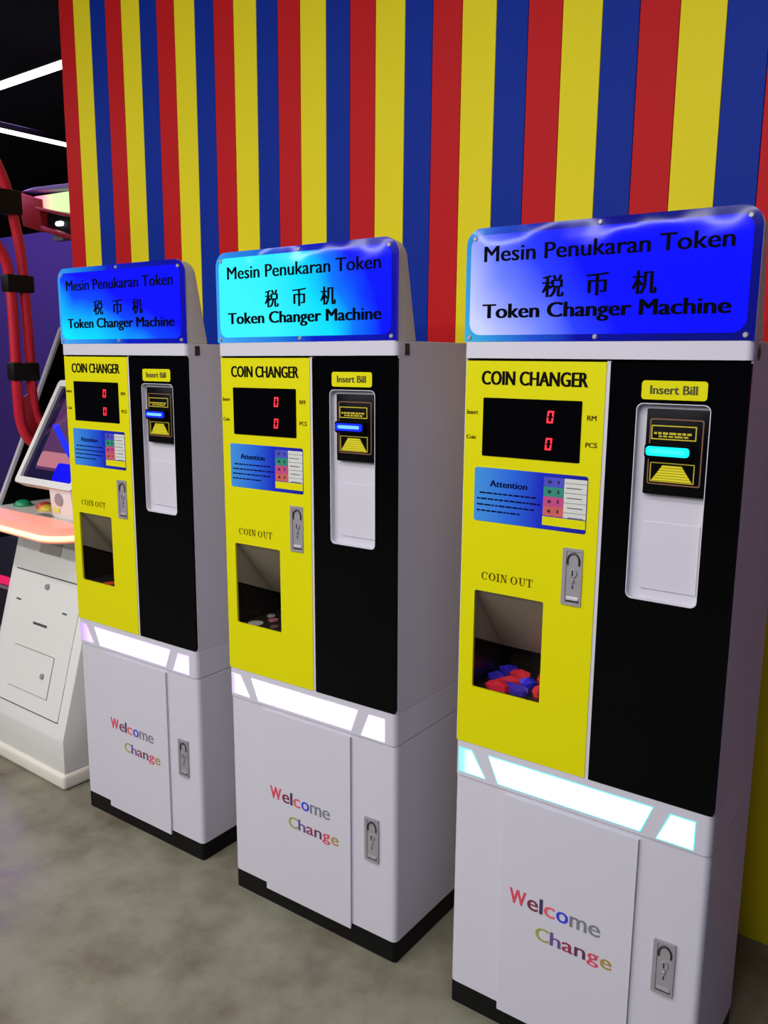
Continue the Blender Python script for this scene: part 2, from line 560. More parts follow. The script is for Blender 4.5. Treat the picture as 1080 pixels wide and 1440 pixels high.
def sign_box(bm):
    pts = rrect(0.004, W - 0.003, ZR + 0.001, ZT - 0.003, 0.033, (0, 0, 1, 1), n=7)
    def dep(z, k=1.0):
        return 0.083 - (z - ZR) / (ZT - ZR) * 0.044
    c = Vector((W / 2, 0, (ZR + ZT) / 2))
    rings = [[(x, 0.003, z) for x, z in pts]]
    for ins, back in ((0.0, 0.010), (0.0025, 0.003), (0.009, 0.0)):
        ring = []
        for x, z in pts:
            sx = x + (ins if x < W / 2 else -ins)
            sz = z - ins if z > 1.62 else z
            ring.append((sx, dep(z) - back, sz))
        rings.append(ring)
    vs = [[bm.verts.new(p) for p in r] for r in rings]
    n = len(pts)
    for a, b in zip(vs, vs[1:]):
        for i in range(n):
            bm.faces.new((a[i], a[(i + 1) % n], b[(i + 1) % n], b[i]))
    bm.faces.new(vs[0])
    bm.faces.new(list(reversed(vs[-1])))

def hood(bm):
    th = 0.0015
    prism_x(bm, [(0.0065, 1.0145), (0.150, 0.846), (0.152, 0.8475), (0.0065, 1.0175)], 0.036, 0.200)
    prism_x(bm, [(0.0065, 1.0145), (0.150, 0.846), (0.0065, 0.905)], 0.034, 0.0362)
    prism_x(bm, [(0.0065, 1.0145), (0.150, 0.846), (0.0065, 0.905)], 0.1998, 0.202)

def chute(bm):
    # dark coin well under the hood
    box(bm, 0.028, 0.030, 0.0065, 0.20, 0.785, 0.90)
    box(bm, 0.206, 0.208, 0.0065, 0.20, 0.785, 0.90)
    box(bm, 0.030, 0.206, 0.198, 0.20, 0.785, 0.90)
    box(bm, 0.030, 0.206, 0.0065, 0.20, 0.783, 0.787)

WELCOME = [('W', (216, 70, 92)), ('e', (120, 34, 66)), ('l', (70, 46, 92)), ('c', (226, 96, 104)), ('o', (52, 56, 206)), ('m', (122, 122, 134)), ('e', (128, 126, 140))]
CHANGE = [('C', (156, 160, 72)), ('h', (104, 76, 140)), ('a', (150, 40, 80)), ('n', (92, 40, 84)), ('g', (216, 72, 96)), ('e', (170, 140, 70))]
def letters(door, spec, x0, x1, base, ch, xh, desc):
    wid = {'W': 1.35, 'e': 0.88, 'l': 0.2, 'c': 0.85, 'o': 0.92, 'm': 1.3, 'C': 1.1, 'h': 0.85, 'a': 0.88, 'n': 0.85, 'g': 0.9}
    tot = sum(wid[c] + 0.16 for c, _ in spec) - 0.16
    u = (x1 - x0) / tot
    x = x0
    for c, col in spec:
        top = ch if c in 'WChl' else xh
        bot = -desc if c == 'g' else 0.0
        text('letter', c, round(x, 4), round(x + wid[c] * u, 4), base + bot, base + top, -0.0042,
             mat('letter_%d_%d_%d' % col, col, 0.4, vary=0), door, 0.035)
        x += (wid[c] + 0.16) * u

def quad_y(pts, y0, y1, bev=0.0):
    return lambda bm: prism_y(bm, pts, y0, y1, bev)

def lens_mat(name, left, mid, x0, x1, strength):
    m = bpy.data.materials.new(name)
    m.use_nodes = True
    nt = m.node_tree
    b = nt.nodes['Principled BSDF']
    b.inputs['Base Color'].default_value = (0.5, 0.5, 0.5, 1)
    b.inputs['Roughness'].default_value = 0.3
    tc = nt.nodes.new('ShaderNodeTexCoord')
    sp = nt.nodes.new('ShaderNodeSeparateXYZ')
    nt.links.new(tc.outputs['Object'], sp.inputs[0])
    mr = nt.nodes.new('ShaderNodeMapRange')
    mr.inputs['From Min'].default_value = x0
    mr.inputs['From Max'].default_value = x1
    nt.links.new(sp.outputs['X'], mr.inputs['Value'])
    r = ramp_node(nt, [(0.0, left), (1.0, mid)])
    nt.links.new(mr.outputs[0], r.inputs[0])
    nt.links.new(r.outputs[0], b.inputs['Emission Color'])
    b.inputs['Emission Strength'].default_value = strength
    return m

LENS = [[(0.012, 0.644), (0.042, 0.644), (0.077, 0.590), (0.013, 0.590)],
        [(0.086, 0.644), (0.446, 0.644), (0.424, 0.588), (0.111, 0.588)],
        [(0.482, 0.641), (0.527, 0.641), (0.527, 0.585), (0.458, 0.585)]]

def grow(pts, d):
    cx = sum(p[0] for p in pts) / len(pts)
    cz = sum(p[1] for p in pts) / len(pts)
    return [(x + (d if x > cx else -d), z + (d if z > cz else -d)) for x, z in pts]

def bars(bm, rows, y):
    for z, h, segs in rows:
        for a, b in segs:
            box(bm, a, b, y - 0.0003, y, z - h / 2, z + h / 2)

def words(x0, x1, seed):
    rnd = random.Random(seed)
    out, x = [], x0
    while x < x1 - 0.004:
        l = rnd.uniform(0.005, 0.016)
        out.append((x, min(x + l, x1)))
        x += l + 0.0022
    return out

def machine(loc, rot, label, sign, sign_edge, lens, slot_m, slot_c, acrylic, group='coin changer machines along the striped wall'):
    root = thing('coin_changer', label, 'change machine', loc, rot, group)
    part('plinth', 'plinth', lambda bm: prism_z(bm, footprint(0.001, W - 0.001, 0.004, D - 0.002, 0.010), 0.0, ZB), black, root, 'black plinth')
    part('cabinet_body', 'body', f_body, white, root)
    # light strip
    st = part('light_strip', 'strip', f_strip, white, root, 'white band with three lit windows')
    for i, pts in enumerate(LENS):
        part('light_lens', 'lens%d' % i, quad_y(pts, -0.0014, 0.002), lens[i], st)
        part('lens_edge', 'lensedge%d' % i, quad_y(grow(pts, 0.0022), -0.0006, 0.002), lens[3], st)  # coloured halo round the lens, made as a glowing rim
    # lower door
    door = part('lower_door', 'ldoor', lambda bm: prism_y(bm, [(0.128, 0.043), (0.424, 0.043), (0.424, 0.569), (0.128, 0.569)], 0.004, -0.004, 0.004), white, root)
    letters(door, WELCOME, 0.151, 0.358, 0.323, 0.035, 0.025, 0.0)
    letters(door, CHANGE, 0.216, 0.386, 0.260, 0.031, 0.022, 0.007)
    lock_parts(root, 0.467, 0.510, 0.256, 0.372, 'lo')
    # yellow panel
    yp = part('yellow_panel', 'yellow', f_yellow, yellow, root, 'yellow coin panel')
    text('lettering', 'COIN CHANGER', 0.042, 0.269, 1.4465, 1.4745, -0.0001, ink, yp, 0.055)
    text('lettering', 'Insert', 0.0085, 0.034, 1.3855, 1.3945, -0.0001, brown_ink, yp, 0.05)
    text('lettering', 'Coin', 0.0085, 0.030, 1.3345, 1.3430, -0.0001, brown_ink, yp, 0.05)
    text('lettering', 'RM', 0.272, 0.290, 1.3845, 1.3940, -0.0001, brown_ink, yp, 0.05)
    text('lettering', 'PCS', 0.271, 0.294, 1.3330, 1.3425, -0.0001, brown_ink, yp, 0.05)
    part('lettering', 'coinout', lambda bm: stroke_letters(bm, 0.054, 0.182, 1.0385, 1.0555, -0.0001), brown_ink, yp, smooth=0)
    # display
    dw = part('display_window', 'display', lambda bm: prism_y(bm, rrect(0.0465, 0.2605, 1.3015, 1.4205, 0.002, n=2), 0.003, -0.0012, 0.0006), gloss_black, root, 'black display glass with red digits')
    part('digit', 'digit1', lambda bm: f_digit_at(bm, 0.1965, 1.3875), led_red, dw).location.y = -0.0013
    part('digit', 'digit2', lambda bm: f_digit_at(bm, 0.1950, 1.3345), led_red, dw).location.y = -0.0013
    # notice sticker
    ns = part('notice_sticker', 'note', lambda bm: prism_y(bm, rrect(0.031, 0.2805, 1.1640, 1.2770, 0.005, n=3), 0.001, -0.0008), sticker_blue, root, 'blue notice sticker')
    text('lettering', 'Attention', 0.068, 0.152, 1.2385, 1.2520, -0.0009, navy_ink, ns, 0.05)
    part('print_lines', 'noteprint', lambda bm: bars(bm, [(1.2245 - 0.0125 * i, 0.0032, words(0.038 if i else 0.044, (0.178, 0.182, 0.170, 0.138)[i], i)) for i in range(4)], -0.0009), navy_ink, ns)
    for i, c in enumerate(((72, 74, 190), (40, 140, 116), (196, 72, 130), (206, 96, 88))):
        z1 = 1.2695 - i * 0.0195
        def cell(bm, z1=z1):
            box(bm, 0.1885, 0.2320, -0.0011, -0.0005, z1 - 0.0193, z1)
        f = part('price_field', 'cell%d' % i, cell, mat('field_%d' % i, c, 0.4, vary=0.25, scale=40), ns)
        part('price_mark', 'cmark%d' % i, lambda bm, z1=z1: (box(bm, 0.198, 0.205, -0.0014, -0.0010, z1 - 0.0125, z1 - 0.0065),
             box(bm, 0.218, 0.222, -0.0014, -0.0010, z1 - 0.0125, z1 - 0.0055)), mat('field_mark_%d' % i, tuple(v // 3 for v in c), 0.5, vary=0), ns)
    part('price_table', 'ptable', lambda bm: box(bm, 0.2322, 0.2792, -0.0011, -0.0005, 1.1915, 1.2695), mat('sticker_white', (214, 214, 204), 0.45, vary=0.03), ns)
    part('print_lines', 'ptlines', lambda bm: bars(bm, [(1.261 - 0.0195 * i + (0.0097 if j else 0) - 0.0097, 0.0018 if not j else 0.0008, [(0.236 + 0.002 * i, 0.268 + 0.002 * i)] if not j else [(0.2330, 0.2785)]) for i in range(4) for j in range(2)], -0.0012), mat('grey_ink', (92, 96, 96), 0.5, vary=0), ns)
    part('yellow_band', 'yband', lambda bm: box(bm, 0.1880, 0.2792, -0.0011, -0.0005, 1.1725, 1.1900), yellow, ns)
    lock_parts(root, 0.236, 0.278, 1.017, 1.133, 'hi')
    # coin outlet
    part('coin_hood', 'hood', hood, hood_metal, root, 'bent sheet-metal hood inside the coin outlet')
    part('coin_well', 'chute', chute, mat('well_dark', (44, 40, 36), 0.3, 0.3), root, 'dark coin well')
    # black bill door
    bd = part('bill_door', 'bdoor', f_black, acrylic, root, 'glossy black bill door')
    lb = part('bill_label', 'blabel', lambda bm: prism_y(bm, rrect(0.3735, 0.4905, 1.4285, 1.4625, 0.006), 0.001, -0.0012, 0.0005), yellow, root, 'yellow label plate')
    text('lettering', 'Insert Bill', 0.390, 0.473, 1.4385, 1.4540, -0.0013, mat('olive_ink', (70, 66, 6), 0.5, vary=0), lb, 0.05)
    part('bill_recess', 'recess', f_recess, white, root, 'white recess')
    ba = part('bill_acceptor', 'acceptor', lambda bm: box(bm, 0.3855, 0.4968, 0.0005, 0.030, 1.2560, 1.4120, 0.002, 2), satin_black, root, 'black bill acceptor')
    def frame(bm):
        plate_holes(bm, rrect(0.3930, 0.4890, 1.2750, 1.3950, 0.004, n=3), [rrect(0.3952, 0.4868, 1.2772, 1.3928, 0.003, n=3)], -0.0008, 0.002)
    part('frame_line', 'aframe', frame, bronze, ba)
    def box_a(bm):
        plate_holes(bm, rrect(0.3962, 0.4770, 1.3570, 1.3830, 0.001, n=2), [rrect(0.3982, 0.4750, 1.3590, 1.3810, 0.001, n=2)], -0.0010, 0.002)
    def box_b(bm):
        plate_holes(bm, rrect(0.3980, 0.4778, 1.2800, 1.3155, 0.001, n=2), [rrect(0.3996, 0.4762, 1.2816, 1.3139, 0.001, n=2)], -0.0010, 0.002)
    part('print_frame', 'abox_a', box_a, gold, ba)
    part('print_frame', 'abox_b', box_b, gold, ba)
    part('print_lines', 'aprint', lambda bm: bars(bm, [(1.3685, 0.004, words(0.4015, 0.472, 31)), (1.3630, 0.003, words(0.410, 0.463, 32))], -0.0004), gold, ba)
    def arrow(bm):
        for i in range(6):
            za = 1.2825 + i * 0.0048
            wa = 0.0365 - 0.0033 * i
            prism_y(bm, [(0.4375 - wa, za), (0.4375 + wa, za), (0.4375 + wa - 0.0027, za + 0.0040), (0.4375 - wa + 0.0027, za + 0.0040)], -0.0008, 0.002)
    part('insert_arrow', 'arrow', arrow, mat('arrow_yellow', (226, 214, 24), 0.4, vary=0.05), ba)
    def bezel(bm):
        prism_y(bm, rrect(0.3880, 0.4735, 1.3225, 1.3495, 0.006), 0.002, -0.009, 0.003)
    part('slot_bezel', 'sbezel', bezel, satin_black, ba)
    part('slot_light', 'slotl', lambda bm: prism_y(bm, rrect(0.3915, 0.4690, 1.3280, 1.3450, 0.006), 0.0, -0.012, 0.002), slot_m, ba, 'glowing bill slot')
    part('slot_core', 'slotcore', lambda bm: prism_y(bm, rrect(0.3990, 0.4615, 1.3330, 1.3405, 0.0035), -0.011, -0.0124), slot_c, ba)
    # top rail, bracket and sign
    part('top_rail', 'rail', f_rail, white, root)
    def bracket(bm):
        cyl(bm, (W, 0.036, 1.512), (1, 0, 0), 0.007, 0.003, 14)
        box(bm, W - 0.001, W + 0.0012, 0.028, 0.046, 1.500, 1.526, 0.0005, 1)
    part('rail_bracket', 'bracket', bracket, dark_steel, root)
    part('sign_box', 'sbox', sign_box, mat('sign_box_white', (206, 206, 202), 0.45, vary=0.02), root)
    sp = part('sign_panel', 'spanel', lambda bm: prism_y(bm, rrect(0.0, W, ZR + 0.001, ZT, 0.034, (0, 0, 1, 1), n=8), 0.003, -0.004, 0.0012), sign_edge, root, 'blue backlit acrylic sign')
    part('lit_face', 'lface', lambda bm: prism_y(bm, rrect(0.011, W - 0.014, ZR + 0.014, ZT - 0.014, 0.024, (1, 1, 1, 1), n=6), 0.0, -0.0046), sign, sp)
    text('lettering', 'Mesin Penukaran Token', 0.042, 0.517, 1.6870, 1.7170, -0.0047, sign_ink, sp, 0.035)
    for ch, a, b in (('税', 0.170, 0.213), ('币', 0.259, 0.300), ('机', 0.346, 0.389)):
        text('lettering', ch, a, b, 1.6150, 1.6560, -0.0047, sign_ink, sp, 0.035)
    text('lettering', 'Token Changer Machine', 0.042, 0.518, 1.5690, 1.6060, -0.0047, sign_ink, sp, 0.05)
    for i, (x, z) in enumerate(((0.020, ZT - 0.020), (W / 2, ZT - 0.008), (W - 0.020, ZT - 0.018), (0.012, ZR + 0.009), (W / 2, ZR + 0.009), (W - 0.014, ZR + 0.010))):
        part('screw', 'screw%d' % i, lambda bm, x=x, z=z: cyl(bm, (x, -0.0035, z), (0, -1, 0), 0.0055, 0.004, 14, 0.0035), steel, sp)
    return root

sticker_blue = bpy.data.materials.new('sticker_blue')
def build_sticker(m):
    m.use_nodes = True
    nt = m.node_tree
    b = nt.nodes['Principled BSDF']
    b.inputs['Roughness'].default_value = 0.3
    tc = nt.nodes.new('ShaderNodeTexCoord')
    sp = nt.nodes.new('ShaderNodeSeparateXYZ')
    nt.links.new(tc.outputs['Object'], sp.inputs[0])
    mr = nt.nodes.new('ShaderNodeMapRange')
    mr.inputs['From Min'].default_value = 0.031
    mr.inputs['From Max'].default_value = 0.2805
    nt.links.new(sp.outputs['X'], mr.inputs['Value'])
    r = ramp_node(nt, [(0.0, (66, 150, 222)), (0.35, (36, 104, 220)), (0.6, (16, 40, 196)), (1.0, (14, 18, 140))])
    nt.links.new(mr.outputs[0], r.inputs[0])
    nt.links.new(r.outputs[0], b.inputs['Base Color'])
build_sticker(sticker_blue)

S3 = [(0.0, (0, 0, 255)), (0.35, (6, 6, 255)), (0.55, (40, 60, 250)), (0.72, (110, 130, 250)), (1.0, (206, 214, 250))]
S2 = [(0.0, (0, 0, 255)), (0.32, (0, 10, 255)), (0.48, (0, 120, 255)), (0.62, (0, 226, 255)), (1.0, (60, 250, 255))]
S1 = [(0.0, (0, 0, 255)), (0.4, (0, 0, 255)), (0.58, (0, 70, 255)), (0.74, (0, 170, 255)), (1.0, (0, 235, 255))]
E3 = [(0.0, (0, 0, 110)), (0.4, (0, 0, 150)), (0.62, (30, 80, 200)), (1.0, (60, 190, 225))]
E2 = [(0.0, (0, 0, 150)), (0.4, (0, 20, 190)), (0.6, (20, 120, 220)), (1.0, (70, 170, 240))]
cyan_l = [lens_mat('lens_cyan_%d' % i, l, (190, 255, 255), a, b, 2.2) for i, (l, a, b) in enumerate((((0, 200, 235), 0.020, 0.046), ((190, 255, 255), 0, 1), ((190, 255, 255), 0, 1)))]
viol_l = [lens_mat('lens_violet_%d' % i, l, m_, a, b, st_) for i, (l, m_, a, b, st_) in enumerate((((140, 40, 240), (226, 190, 255), 0.012, 0.060, 1.0), ((244, 234, 255), (244, 234, 255), 0, 1, 1.3), ((228, 206, 255), (228, 206, 255), 0, 1, 1.05)))]
white_l = [lens_mat('lens_white_%d' % i, l, (250, 246, 255), a, b, 1.15) for i, (l, a, b) in enumerate((((150, 110, 240), 0.014, 0.040), ((250, 246, 255), 0, 1), ((250, 246, 255), 0, 1)))]
cyan_l.append(mat('lens_edge_cyan', (120, 200, 205), 0.4, vary=0, emit=(40, 220, 230), estr=0.8))
viol_l.append(mat('lens_edge_violet', (190, 170, 220), 0.4, vary=0, emit=(190, 150, 250), estr=0.7))
white_l.append(mat('lens_edge_white', (200, 195, 215), 0.4, vary=0, emit=(214, 200, 250), estr=0.7))
slot_cyan = mat('slot_cyan', (0, 120, 130), 0.3, vary=0, emit=(0, 226, 232), estr=1.2)
slot_blue = mat('slot_blue', (0, 20, 140), 0.3, vary=0, emit=(10, 30, 255), estr=1.3)

core_blue = mat('core_blue', (0, 60, 140), 0.3, vary=0, emit=(120, 200, 255), estr=1.2)

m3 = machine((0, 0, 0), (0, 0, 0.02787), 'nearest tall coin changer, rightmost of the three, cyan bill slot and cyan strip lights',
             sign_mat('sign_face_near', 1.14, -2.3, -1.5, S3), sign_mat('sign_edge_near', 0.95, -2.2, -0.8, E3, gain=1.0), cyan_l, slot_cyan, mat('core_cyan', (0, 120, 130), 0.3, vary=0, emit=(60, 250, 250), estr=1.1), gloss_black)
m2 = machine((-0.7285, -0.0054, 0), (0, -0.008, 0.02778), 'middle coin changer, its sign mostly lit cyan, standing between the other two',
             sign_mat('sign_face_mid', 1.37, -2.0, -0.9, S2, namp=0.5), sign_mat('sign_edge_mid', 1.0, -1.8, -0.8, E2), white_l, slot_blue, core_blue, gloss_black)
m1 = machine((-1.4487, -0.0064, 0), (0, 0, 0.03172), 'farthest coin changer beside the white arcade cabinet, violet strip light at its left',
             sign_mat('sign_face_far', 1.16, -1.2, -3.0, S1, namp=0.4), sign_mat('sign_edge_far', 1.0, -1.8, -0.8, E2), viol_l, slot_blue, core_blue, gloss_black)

# made-up pieces in the coin wells, in place of reflections and blurred patches
def at(root, p):
    rz = root.rotation_euler.z
    return (root.location.x + p[0] * math.cos(rz) - p[1] * math.sin(rz), root.location.y + p[0] * math.sin(rz) + p[1] * math.cos(rz), p[2])

def patch_piece(root, spots, colors, names):  # made-up pieces in place of blurred red and blue patches
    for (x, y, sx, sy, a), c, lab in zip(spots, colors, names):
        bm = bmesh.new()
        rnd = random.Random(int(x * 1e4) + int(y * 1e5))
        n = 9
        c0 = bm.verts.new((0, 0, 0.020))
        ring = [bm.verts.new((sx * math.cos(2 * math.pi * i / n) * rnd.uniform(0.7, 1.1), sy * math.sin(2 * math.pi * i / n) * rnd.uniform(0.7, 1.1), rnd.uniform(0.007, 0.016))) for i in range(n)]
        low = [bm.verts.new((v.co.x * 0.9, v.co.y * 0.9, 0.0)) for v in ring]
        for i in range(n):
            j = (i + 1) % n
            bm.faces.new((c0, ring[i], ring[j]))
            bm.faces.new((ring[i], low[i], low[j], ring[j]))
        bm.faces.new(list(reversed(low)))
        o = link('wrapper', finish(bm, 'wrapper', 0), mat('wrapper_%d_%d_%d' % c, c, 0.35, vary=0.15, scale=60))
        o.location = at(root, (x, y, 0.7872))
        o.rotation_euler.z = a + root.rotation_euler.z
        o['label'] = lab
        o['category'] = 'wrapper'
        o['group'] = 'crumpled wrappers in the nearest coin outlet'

patch_piece(m3, [(0.056, 0.136, 0.024, 0.018, 0.3), (0.094, 0.128, 0.036, 0.022, -0.5), (0.052, 0.086, 0.020, 0.022, 0.1), (0.088, 0.076, 0.034, 0.017, 0.4),
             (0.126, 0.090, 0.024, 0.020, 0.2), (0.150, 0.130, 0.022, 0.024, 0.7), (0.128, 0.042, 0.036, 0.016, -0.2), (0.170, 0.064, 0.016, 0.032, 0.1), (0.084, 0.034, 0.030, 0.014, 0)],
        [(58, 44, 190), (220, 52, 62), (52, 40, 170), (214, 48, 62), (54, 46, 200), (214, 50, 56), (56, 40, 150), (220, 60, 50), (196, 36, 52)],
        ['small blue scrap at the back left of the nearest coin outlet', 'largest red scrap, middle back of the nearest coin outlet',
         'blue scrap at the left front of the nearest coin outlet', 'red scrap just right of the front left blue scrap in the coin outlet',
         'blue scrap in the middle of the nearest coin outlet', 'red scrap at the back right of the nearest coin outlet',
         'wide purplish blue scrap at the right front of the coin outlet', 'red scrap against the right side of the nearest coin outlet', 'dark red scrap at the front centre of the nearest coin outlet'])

def patch_disc(root, p, r, m, label, ring=False):  # made-up discs in place of reflections and an orange spot
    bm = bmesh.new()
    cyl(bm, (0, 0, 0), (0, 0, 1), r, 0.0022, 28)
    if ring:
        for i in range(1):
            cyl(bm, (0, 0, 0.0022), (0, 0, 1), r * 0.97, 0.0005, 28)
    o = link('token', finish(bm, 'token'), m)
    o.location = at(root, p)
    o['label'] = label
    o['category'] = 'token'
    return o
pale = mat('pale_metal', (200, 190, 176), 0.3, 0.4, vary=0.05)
patch_disc(m2, (0.064, 0.036, 0.7872), 0.021, pale, 'large pale token at the left front of the middle coin outlet')
patch_disc(m2, (0.082, 0.086, 0.7872), 0.014, mat('token_pink', (190, 110, 116), 0.3, 0.3), 'pinkish token in the middle of the middle coin outlet')
patch_disc(m2, (0.050, 0.112, 0.7872), 0.012, pale, 'small pale token at the back of the middle coin outlet')
patch_disc(m2, (0.124, 0.046, 0.7872), 0.012, mat('token_brown', (120, 84, 76), 0.3, 0.3), 'brownish token at the right front of the middle coin outlet')
patch_disc(m1, (0.128, 0.032, 0.7872), 0.018, mat('token_orange', (196, 70, 30), 0.4), 'orange token in the farthest coin outlet')

# ------------------------------------------------------------------ white arcade cabinet at the left
XL, XR = -2.125, -1.600
cab = thing('arcade_cabinet', 'white arcade cabinet with tilted screen and red tubes, left of the coin changers', 'arcade machine', (-1.86, 0.3, 0))
def cpart(name, fn, m, parent=None, label=None, smooth=35):
    bm = bmesh.new()
    fn(bm)
    bmesh.ops.translate(bm, verts=bm.verts[:], vec=(1.86, -0.3, 0))
    return link(name, finish(bm, name, smooth), m, parent or cab, label)
def sl(z):
    return 0.002 + 0.2857 * (z - 0.178)
cpart('base_skirt', lambda bm: box(bm, XL - 0.012, XR + 0.010, -0.010, 0.60, 0.0, 0.056, 0.014, 4), mat('skirt_cream', (224, 218, 202), 0.45, vary=0.03), label='cream base skirt')
cpart('cabinet_body', lambda bm: prism_x(bm, [(0.002, 0.0562), (0.002, 0.178), (sl(0.85), 0.85), (0.58, 0.85), (0.58, 0.0562)], XL, XR, 0.006), cream)
def slope_plate(bm, pts, out, back=0.001):
    nx, nz = -0.9615, 0.2747
    loft(bm, [(x, sl(z) + nx * out, z + nz * out) for x, z in pts], [(x, sl(z) - nx * back, z - nz * back) for x, z in pts])
fd = cpart('front_door', lambda bm: slope_plate(bm, rrect(-2.088, -1.648, 0.231, 0.694, 0.003, n=2), 0.004), cream, label='front service door')
seam = mat('seam_dark', (70, 70, 66), 0.7, vary=0.0)
cpart('door_gap', lambda bm: slope_plate(bm, rrect(-2.0878, -1.6482, 0.226, 0.698, 0.003, n=2), 0.0008), seam)
hatch = cpart('hatch_gap', lambda bm: slope_plate(bm, rrect(-1.995, -1.732, 0.2855, 0.4335, 0.002, n=2), 0.0046, -0.0041), mat('seam_grey', (140, 140, 132), 0.6, vary=0.0), fd)
cpart('hatch', lambda bm: slope_plate(bm, rrect(-1.992, -1.735, 0.2885, 0.4305, 0.002, n=2), 0.0066, -0.0041), cream, fd)
for (x, z) in ((-1.858, 0.661), (-1.782, 0.359)):
    cpart('cam_lock', lambda bm, x=x, z=z: cyl(bm, (x, sl(z) - 0.004, z), (0, -0.9615, 0.2747), 0.012, 0.008, 18, 0.010), steel, fd)
for (x, z, w, h) in ((-1.862, 0.524, 0.045, 0.0045), (-2.03, 0.589, 0.016, 0.003), (-1.726, 0.587, 0.014, 0.003)):
    cpart('slot', lambda bm, x=x, z=z, w=w, h=h: slope_plate(bm, rrect(x - w, x + w, z - h, z + h, 0.001, n=2), 0.0048, -0.0041), seam, fd)
cpart('coin_return', lambda bm: (slope_plate(bm, rrect(-1.958, -1.823, 0.771, 0.822, 0.002, n=2), 0.003)), mat('coin_return_grey', (178, 170, 164), 0.4, vary=0.03), label='grey coin return flap')
# control panel with LED glow painted on its front
def panel_outline(y0, x0, x1, yb, r):
    pts = [(x0, yb), (x0, y0 + 0.02)]
    n = 8
    for i in range(n + 1):
        a = math.radians(270 + 90 * i / n)
        pts.append((x1 - r + r * math.cos(a), y0 + r + r * math.sin(a)))
    pts.append((x1, yb))
    return pts
cpart('control_panel', lambda bm: prism_z(bm, panel_outline(0.014, -2.19, -1.578, 0.46, 0.10), 0.872, 0.926), mat('panel_grey', (206, 200, 190), 0.4, vary=0.03), label='grey control panel')
glow = mat('edge_glow', (240, 120, 110), 0.4, vary=0, emit=(255, 150, 128), estr=0.85)  # pink LED light on the panel front, painted as an emissive band
def band(bm):
    o = panel_outline(0.004, -2.192, -1.570, 0.115, 0.105)
    i_ = panel_outline(0.075, -2.192, -1.600, 0.115, 0.02)
    prism_z(bm, o, 0.878, 0.929)
cpart('glow_edge', band, glow, label='salmon glowing acrylic edge')
def ledline(bm):
    o = panel_outline(0.000, -2.192, -1.566, 0.115, 0.108)
    tube(bm, [(x, y, 0.893) for x, y in o[1:]], 0.009, 8)
cpart('led_line', ledline, mat('led_warm', (255, 220, 170), 0.4, vary=0, emit=(255, 205, 150), estr=1.5))
def dome(x, y, r, h):
    def f(bm):
        cyl(bm, (x, y, 0.925), (0, 0, 1), r * 1.12, 0.006, 24)
        rings = []
        for i in range(5):
            a = math.pi / 2 * i / 5
            rings.append([bm.verts.new((x + r * math.cos(a) * math.cos(2 * math.pi * k / 20), y + r * math.cos(a) * math.sin(2 * math.pi * k / 20), 0.930 + h * math.sin(a))) for k in range(20)])
        top = bm.verts.new((x, y, 0.930 + h))
        for a, b in zip(rings, rings[1:]):
            for k in range(20):
                bm.faces.new((a[k], a[(k + 1) % 20], b[(k + 1) % 20], b[k]))
        for k in range(20):
            bm.faces.new((rings[-1][k], rings[-1][(k + 1) % 20], top))
    return f
green = mat('button_green', (20, 140, 96), 0.3, vary=0.03)
cpart('button', dome(-2.115, 0.205, 0.032, 0.020), green, label='green dome button')
cpart('button', dome(-1.795, 0.205, 0.034, 0.020), green, label='green dome button')
cpart('button', dome(-2.012, 0.235, 0.030, 0.018), mat('button_red', (206, 70, 52), 0.3, vary=0.03), label='red dome button')
cpart('button', dome(-1.955, 0.215, 0.034, 0.018), mat('button_yellow', (206, 176, 56), 0.3, vary=0.03), label='yellow dome button')
cpart('button_label', lambda bm: box(bm, -1.90, -1.81, 0.135, 0.165, 0.925, 0.9275), mat('plate_grey', (120, 116, 108), 0.5))
# screen
def bz(z):
    return 0.142 + 0.57 * (z - 1.04)
def tilt_plate(bm, x0, x1, z0, z1, out, back, hole=None):
    ny, nz = -0.8688, 0.4952
    def P(x, z, d):
        return (x, bz(z) + ny * d, z + nz * d)
    if hole is None:
        loft(bm, [P(x, z, out) for x, z in rrect(x0, x1, z0, z1, 0.012, n=4)], [P(x, z, -back) for x, z in rrect(x0, x1, z0, z1, 0.012, n=4)])
    else:
        o = rrect(x0, x1, z0, z1, 0.014, n=4)
        h = rrect(*hole, 0.004, n=4)
        L = []
        for loop in (o, h):
            for d in (out, -back):
                L.append([bm.verts.new(P(x, z, d)) for x, z in loop])
        n = len(o)
        for i in range(n):
            j = (i + 1) % n
            bm.faces.new((L[0][i], L[0][j], L[2][j], L[2][i]))
            bm.faces.new((L[1][j], L[1][i], L[3][i], L[3][j]))
            bm.faces.new((L[0][j], L[0][i], L[1][i], L[1][j]))
            bm.faces.new((L[2][i], L[2][j], L[3][j], L[3][i]))
cpart('monitor_bezel', lambda bm: tilt_plate(bm, -2.032, -1.664, 1.032, 1.400, 0.010, 0.030, (-2.010, -1.686, 1.054, 1.378)), cream, label='white monitor bezel')
cpart('monitor_housing', lambda bm: tilt_plate(bm, -2.020, -1.676, 1.044, 1.388, -0.012, 0.075), black, label='black monitor housing')
scr_m = mat('screen_glass', (10, 8, 24), 0.08, vary=0, emit=(20, 14, 60), estr=0.7)
scr = cpart('screen', lambda bm: tilt_plate(bm, -2.0095, -1.6865, 1.0545, 1.3775, -0.001, 0.011), scr_m, label='dark screen with a lit picture')
def pic(x0, x1, z0, z1):
    return lambda bm: tilt_plate(bm, x0, x1, z0, z1, 0.0, 0.0005)
cpart('screen_picture', pic(-1.955, -1.70, 1.088, 1.36), mat('picture_plum', (20, 10, 20), 0.1, vary=0, emit=(84, 46, 92), estr=1.0), scr)
